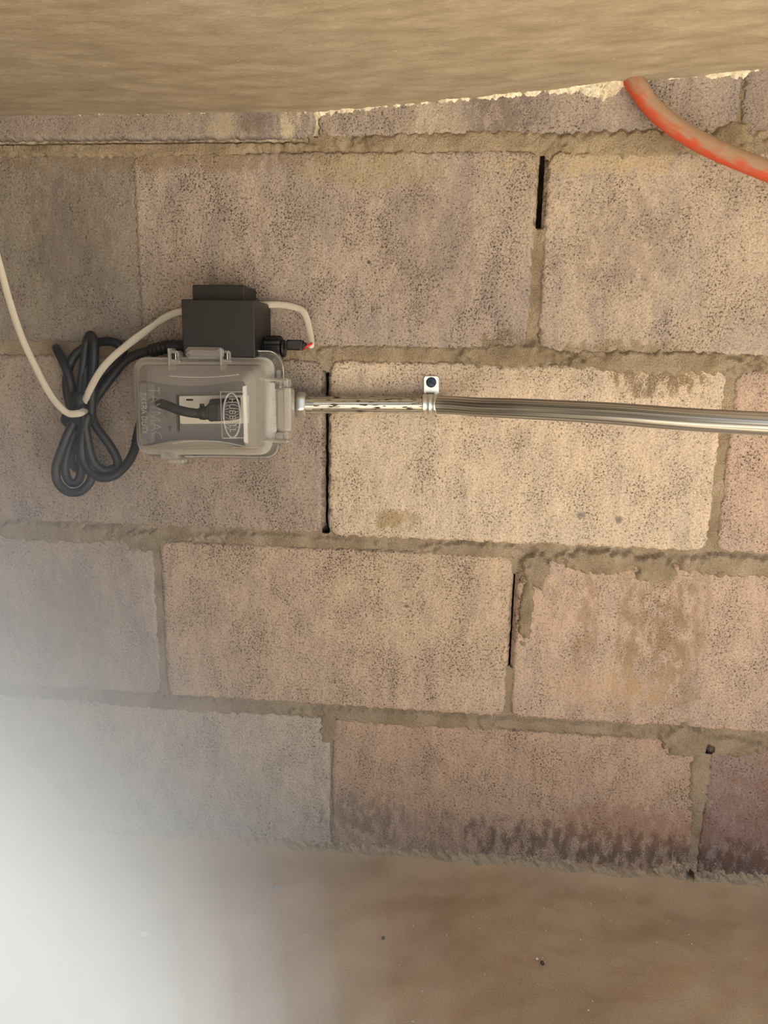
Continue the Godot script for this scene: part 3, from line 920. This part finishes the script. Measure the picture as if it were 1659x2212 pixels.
	part("cord_tie", tube(Q([[160, 893, 0.034], [146, 898, 0.030], [141, 907, 0.026], [147, 914, 0.024]]), 0.0048, 12, 6), M.cord, k)
	# the plug in the receptacle
	var pl := part("plug", loft([outline([[448, 876], [470, 872], [472, 908], [450, 908]], 7, 0.090), outline([[446, 872], [490, 866], [492, 909], [449, 911]], 9, 0.086), outline([[450, 868], [514, 862], [516, 906], [454, 910]], 9, 0.078), outline([[452, 862], [520, 858], [520, 905], [456, 908]], 6, 0.066), outline([[456, 862], [520, 860], [520, 903], [458, 905]], 5, 0.0555)], true, true), M.black, k)
	part("plug_collar", tube(Q([[438, 893, 0.081], [446, 892, 0.0805], [452, 891, 0.080], [460, 890, 0.079]]), 0.0064, 18, 4), M.black, pl)
	part("plug_ridge", tube(Q([[449, 878, 0.0895], [446, 884, 0.092], [446, 893, 0.0925], [449, 902, 0.0905]]), 0.0012, 8, 4), M.black, pl)

	# pale braided sleeving
	var s := thing("sleeved_cable", "cream braided sleeve cable from the left edge, past the cord hank and behind the supply", "cable", P(100, 830, 0.0))
	part("sleeve", tube(Q([[-190, -40, 0.12], [-120, 190, 0.112], [-60, 380, 0.10], [-22, 500, 0.09], [4, 590, 0.08], [22, 655, 0.072], [46, 726, 0.064], [76, 792, 0.056], [104, 845, 0.052], [127, 876, 0.050], [146, 892, 0.049], [162, 894, 0.049], [176, 891, 0.046], [186, 884, 0.034]]), 0.0036, 14, 8, 0.55), M.sleeve, s)
	part("sleeve", tube(Q([[184, 866, 0.036], [193, 844, 0.044], [214, 806, 0.046], [240, 775, 0.044], [274, 746, 0.036], [306, 722, 0.028], [335, 701, 0.020], [352, 689, 0.015], [372, 679, 0.011], [392, 673, 0.009], [430, 666, 0.006]]), 0.0037, 14, 8, 0.5, true, PackedFloat32Array([0, 0, 0, 0, 0, 0.5, 1.0, 0.4, 0, 0, 0])), M.sleeve, s)
	part("sleeve", tube(Q([[540, 660, 0.008], [582, 658, 0.010], [612, 659, 0.012], [640, 665, 0.014], [656, 675, 0.016], [664, 694, 0.018], [669, 718, 0.022], [672, 736, 0.026], [672, 746, 0.028]]), 0.0034, 14, 8, 0.55), M.sleeve, s)
	part("wire", tube(Q([[673, 742, 0.030], [667, 746, 0.034], [660, 750, 0.034], [654, 753, 0.032]]), 0.0012, 10, 5), M.red, s, "thin red wire end")

func build_conduit() -> void:
	var c := thing("steel_conduit", "shiny steel conduit running right from the outlet box along the blocks", "conduit", P(1100, 880, 0.0))
	var line := [[640, 874, 0.020], [700, 874, 0.0175], [800, 874, 0.016], [880, 874, 0.016], [925, 874, 0.017], [952, 874.5, 0.020], [979, 875.5, 0.028], [1029, 879, 0.052], [1079, 881, 0.078], [1129, 883, 0.098], [1229, 888, 0.120], [1329, 894, 0.140], [1429, 902, 0.156], [1529, 909, 0.168], [1659, 916, 0.178], [1800, 923, 0.186], [2100, 938, 0.2]]
	part("tube", tube(Q(line), 0.0090, 32, 8), M.steel, c)
	part("rusted_length", tube(Q([[655, 874, 0.019], [700, 874, 0.0175], [800, 874, 0.016], [880, 874, 0.016], [918, 874, 0.0168]]), 0.00912, 32, 8, 1.0, false), metal_material(Color8(214, 208, 190), 0.16, 95, 0.9), c, "shorter bright length spotted with rust")
	var p0 := P(618, 874, 0.020)
	var hex := func(q: float) -> float: return 0.94 / maxf(0.80, cos(fmod(q + 0.2, TAU / 6) - TAU / 12))
	part("fitting_neck", lathe(p0, Vector3.RIGHT, [[0.0001, 0], [0.0098, 0], [0.0098, 0.013], [0.0001, 0.013]], 32), M.zinc, c)
	part("fitting_nut", lathe(p0 + Vector3.RIGHT * 0.010, Vector3.RIGHT, [[0.0001, 0], [0.0105, 0.0], [0.0122, 0.0018], [0.0128, 0.004], [0.0126, 0.0075], [0.0118, 0.0098], [0.0100, 0.0112], [0.0090, 0.0114]], 48, hex), M.zinc, c)

	var s := thing("conduit_strap", "zinc one-hole strap screwed over the steel conduit", "strap", P(930, 850, 0.0))
	var tab := [[915, 812], [948, 812], [949, 852], [915, 852]]
	part("tab", loft([outline(tab, 6, 0.001), outline(tab, 6, 0.0026), outline([[916, 813], [947, 813], [948, 852], [916, 852]], 6, 0.0031)], true, true), M.zinc, s)
	# band bent over the tube with two pressed ribs
	var x0 := P(912.5, 874, 0.02).x
	var x1 := P(944, 874, 0.02).x
	var yc := P(928, 874, 0.017).y
	var v := PackedVector3Array()
	var uv := PackedVector2Array()
	var na := 33
	var nx := 29
	for i in nx:
		var f := float(i) / (nx - 1)
		var x := lerpf(x0, x1, f)
		var groove := 0.0
		for gx in [0.30, 0.70]:
			groove -= 0.0011 * exp(-pow((f - gx) / 0.05, 2))
		groove += 0.0007 * exp(-pow((f - 0.5) / 0.12, 2))
		for side in 2:
			pass
		for k in na:
			var a := lerpf(-0.62 * PI, 0.62 * PI, float(k) / (na - 1))
			var rad := 0.0104 + groove * clampf((1.75 - absf(a)) * 2.0, 0.0, 1.0)
			if f < 0.02 or f > 0.98:
				rad -= 0.0009
			v.append(Vector3(x, yc + sin(a) * rad, 0.017 + cos(a) * rad))
			uv.append(Vector2(f, a))
	part("band", lattice(v, uv, na, nx), M.zinc, s)
	var web := P(930, 853, 0.004)
	part("gusset", bevel_box(Vector3(x0 + 0.001, web.y + 0.003, 0.001), Vector3(x1 - 0.001, yc + 0.007, 0.010), 0.002), M.zinc, s)
	var at := P(931.5, 826, 0.003)
	var scr := part("screw", lathe(at, Vector3.BACK, [[0.0052, 0], [0.0052, 0.0008], [0.0050, 0.0016], [0.0042, 0.0022], [0.0038, 0.0019], [0.0020, 0.0024], [0.0001, 0.0025]], 32), M.screw, s, "dark blue slotted screw head")
	var slot := BoxMesh.new()
	slot.size = Vector3(0.0074, 0.0011, 0.0008)
	var st := SurfaceTool.new()
	st.begin(Mesh.PRIMITIVE_TRIANGLES)
	st.append_from(slot, 0, Transform3D(Basis(Vector3.BACK, -0.5), at + Vector3(0, 0, 0.0023)))
	part("screw_slot", st.commit(), M.dark, scr)

func build_hose() -> void:
	var h := thing("orange_hose", "dusty orange hose curving down from the gap under the ceiling", "hose", P(1500, 300, 0.0))
	part("hose_wall", tube(Q([[1350, 140, -0.01], [1366, 172, 0.004], [1380, 193, 0.010], [1402, 224, 0.014], [1436, 257, 0.020], [1480, 288, 0.027], [1530, 316, 0.036], [1580, 338, 0.045], [1630, 358, 0.054], [1700, 386, 0.066], [1800, 426, 0.08]]), 0.0082, 28, 10, 1.0, true, PackedFloat32Array(), func(_q: float, r: float) -> float: return 1.05 if absf(fmod(r, 0.09) - 0.045) < 0.0012 else 1.0), M.orange, h)

func build_grit() -> void:
	var rng := RandomNumberGenerator.new()
	rng.seed = 5
	var crumbs := [[1172, 2080, 0.0022, Color8(86, 66, 52), "small dark brown pebble on the floor below the conduit"], [597, 1918, 0.0036, Color8(150, 146, 140), "grey stone chip on the floor near the wall"], [312, 2017, 0.0034, Color8(206, 204, 196), "pale stone chip on the floor at the lower left"], [1160, 2071, 0.0016, Color8(222, 214, 198), "tiny white chip beside the dark brown pebble"], [828, 2026, 0.0018, Color8(70, 60, 52), "tiny black pebble on the middle of the floor"]]
	for k in 13:
		crumbs.append([256.0 + 10.0 * k + rng.randf_range(-4, 4), 1806.0 + 0.10 * 10.0 * k + rng.randf_range(0, 20), rng.randf_range(0.0022, 0.0042), Color8(178, 166, 146), "pale mortar crumb in the small heap at the foot of the wall", "mortar crumbs at the foot of the wall"])
	for g in crumbs:
		var r: Vector3 = turn * Vector3((g[0] - 829.5) / FOCAL, -(g[1] - 1106.0) / FOCAL, -1.0)
		var at: Vector3 = EYE + r * ((0.006 - EYE.y) / r.y)
		var v := PackedVector3Array()
		var uv := PackedVector2Array()
		for j in 7:
			for i in 11:
				var a := TAU * (i % 10) / 10.0
				var b := PI * j / 6.0
				var d := Vector3(cos(a) * sin(b), cos(b) * 0.7, sin(a) * sin(b))
				v.append(at + d * g[2] * (1.0 + 0.5 * noise_mid.get_noise_3d(d.x * 0.02 + g[0], d.y * 0.02, d.z * 0.02)))
				uv.append(Vector2(i, j))
		var o := MeshInstance3D.new()
		o.name = "pebble"
		o.mesh = lattice(v, uv, 11, 7)
		o.material_override = flat(g[3], 0.8)
		o.set_meta("label", g[4])
		o.set_meta("category", "pebble")
		if g.size() > 5:
			o.set_meta("group", g[5])
		add_child(o, true)
	# specks of sand nobody could count
	var mm := MultiMesh.new()
	mm.transform_format = MultiMesh.TRANSFORM_3D
	var s := SphereMesh.new()
	s.radius = 0.0009
	s.height = 0.0014
	s.radial_segments = 6
	s.rings = 3
	mm.mesh = s
	mm.instance_count = 160
	for i in 160:
		var x := rng.randf_range(-0.55, 0.4)
		var z := pow(rng.randf(), 1.6) * 0.27 + 0.005
		mm.set_instance_transform(i, Transform3D(Basis().scaled(Vector3.ONE * rng.randf_range(0.35, 1.0)), Vector3(x, 0.0065, z)))
	var sand := MultiMeshInstance3D.new()
	sand.name = "sand_specks"
	sand.multimesh = mm
	sand.material_override = flat(Color8(226, 220, 206), 0.6)
	sand.set_meta("kind", "stuff")
	sand.set_meta("label", "pale specks of sand scattered over the concrete floor")
	sand.set_meta("category", "sand")
	add_child(sand, true)

# fog imitating lens glare, added lower left: soft-edged because each bank is an ellipsoid
func build_glare_haze() -> void:
	for k in range(2, 11):
		var share := k / 10.0
		var f := FogVolume.new()
		f.name = "glare_haze"
		f.shape = RenderingServer.FOG_VOLUME_SHAPE_ELLIPSOID
		f.size = Vector3(0.25, 0.38, 0.18) * 2.0 * share
		f.position = Vector3(-0.24, 0.285, 0.49)
		var m := FogMaterial.new()
		m.albedo = Color(0.96, 0.985, 1.0)
		m.density = 6.3 * exp(-pow(share / 0.5, 2))
		f.material = m
		f.set_meta("kind", "stuff")
		f.set_meta("label", "pale fog added to imitate lens glare over the lower left of the wall and floor")
		f.set_meta("category", "glare_haze")
		add_child(f, true)
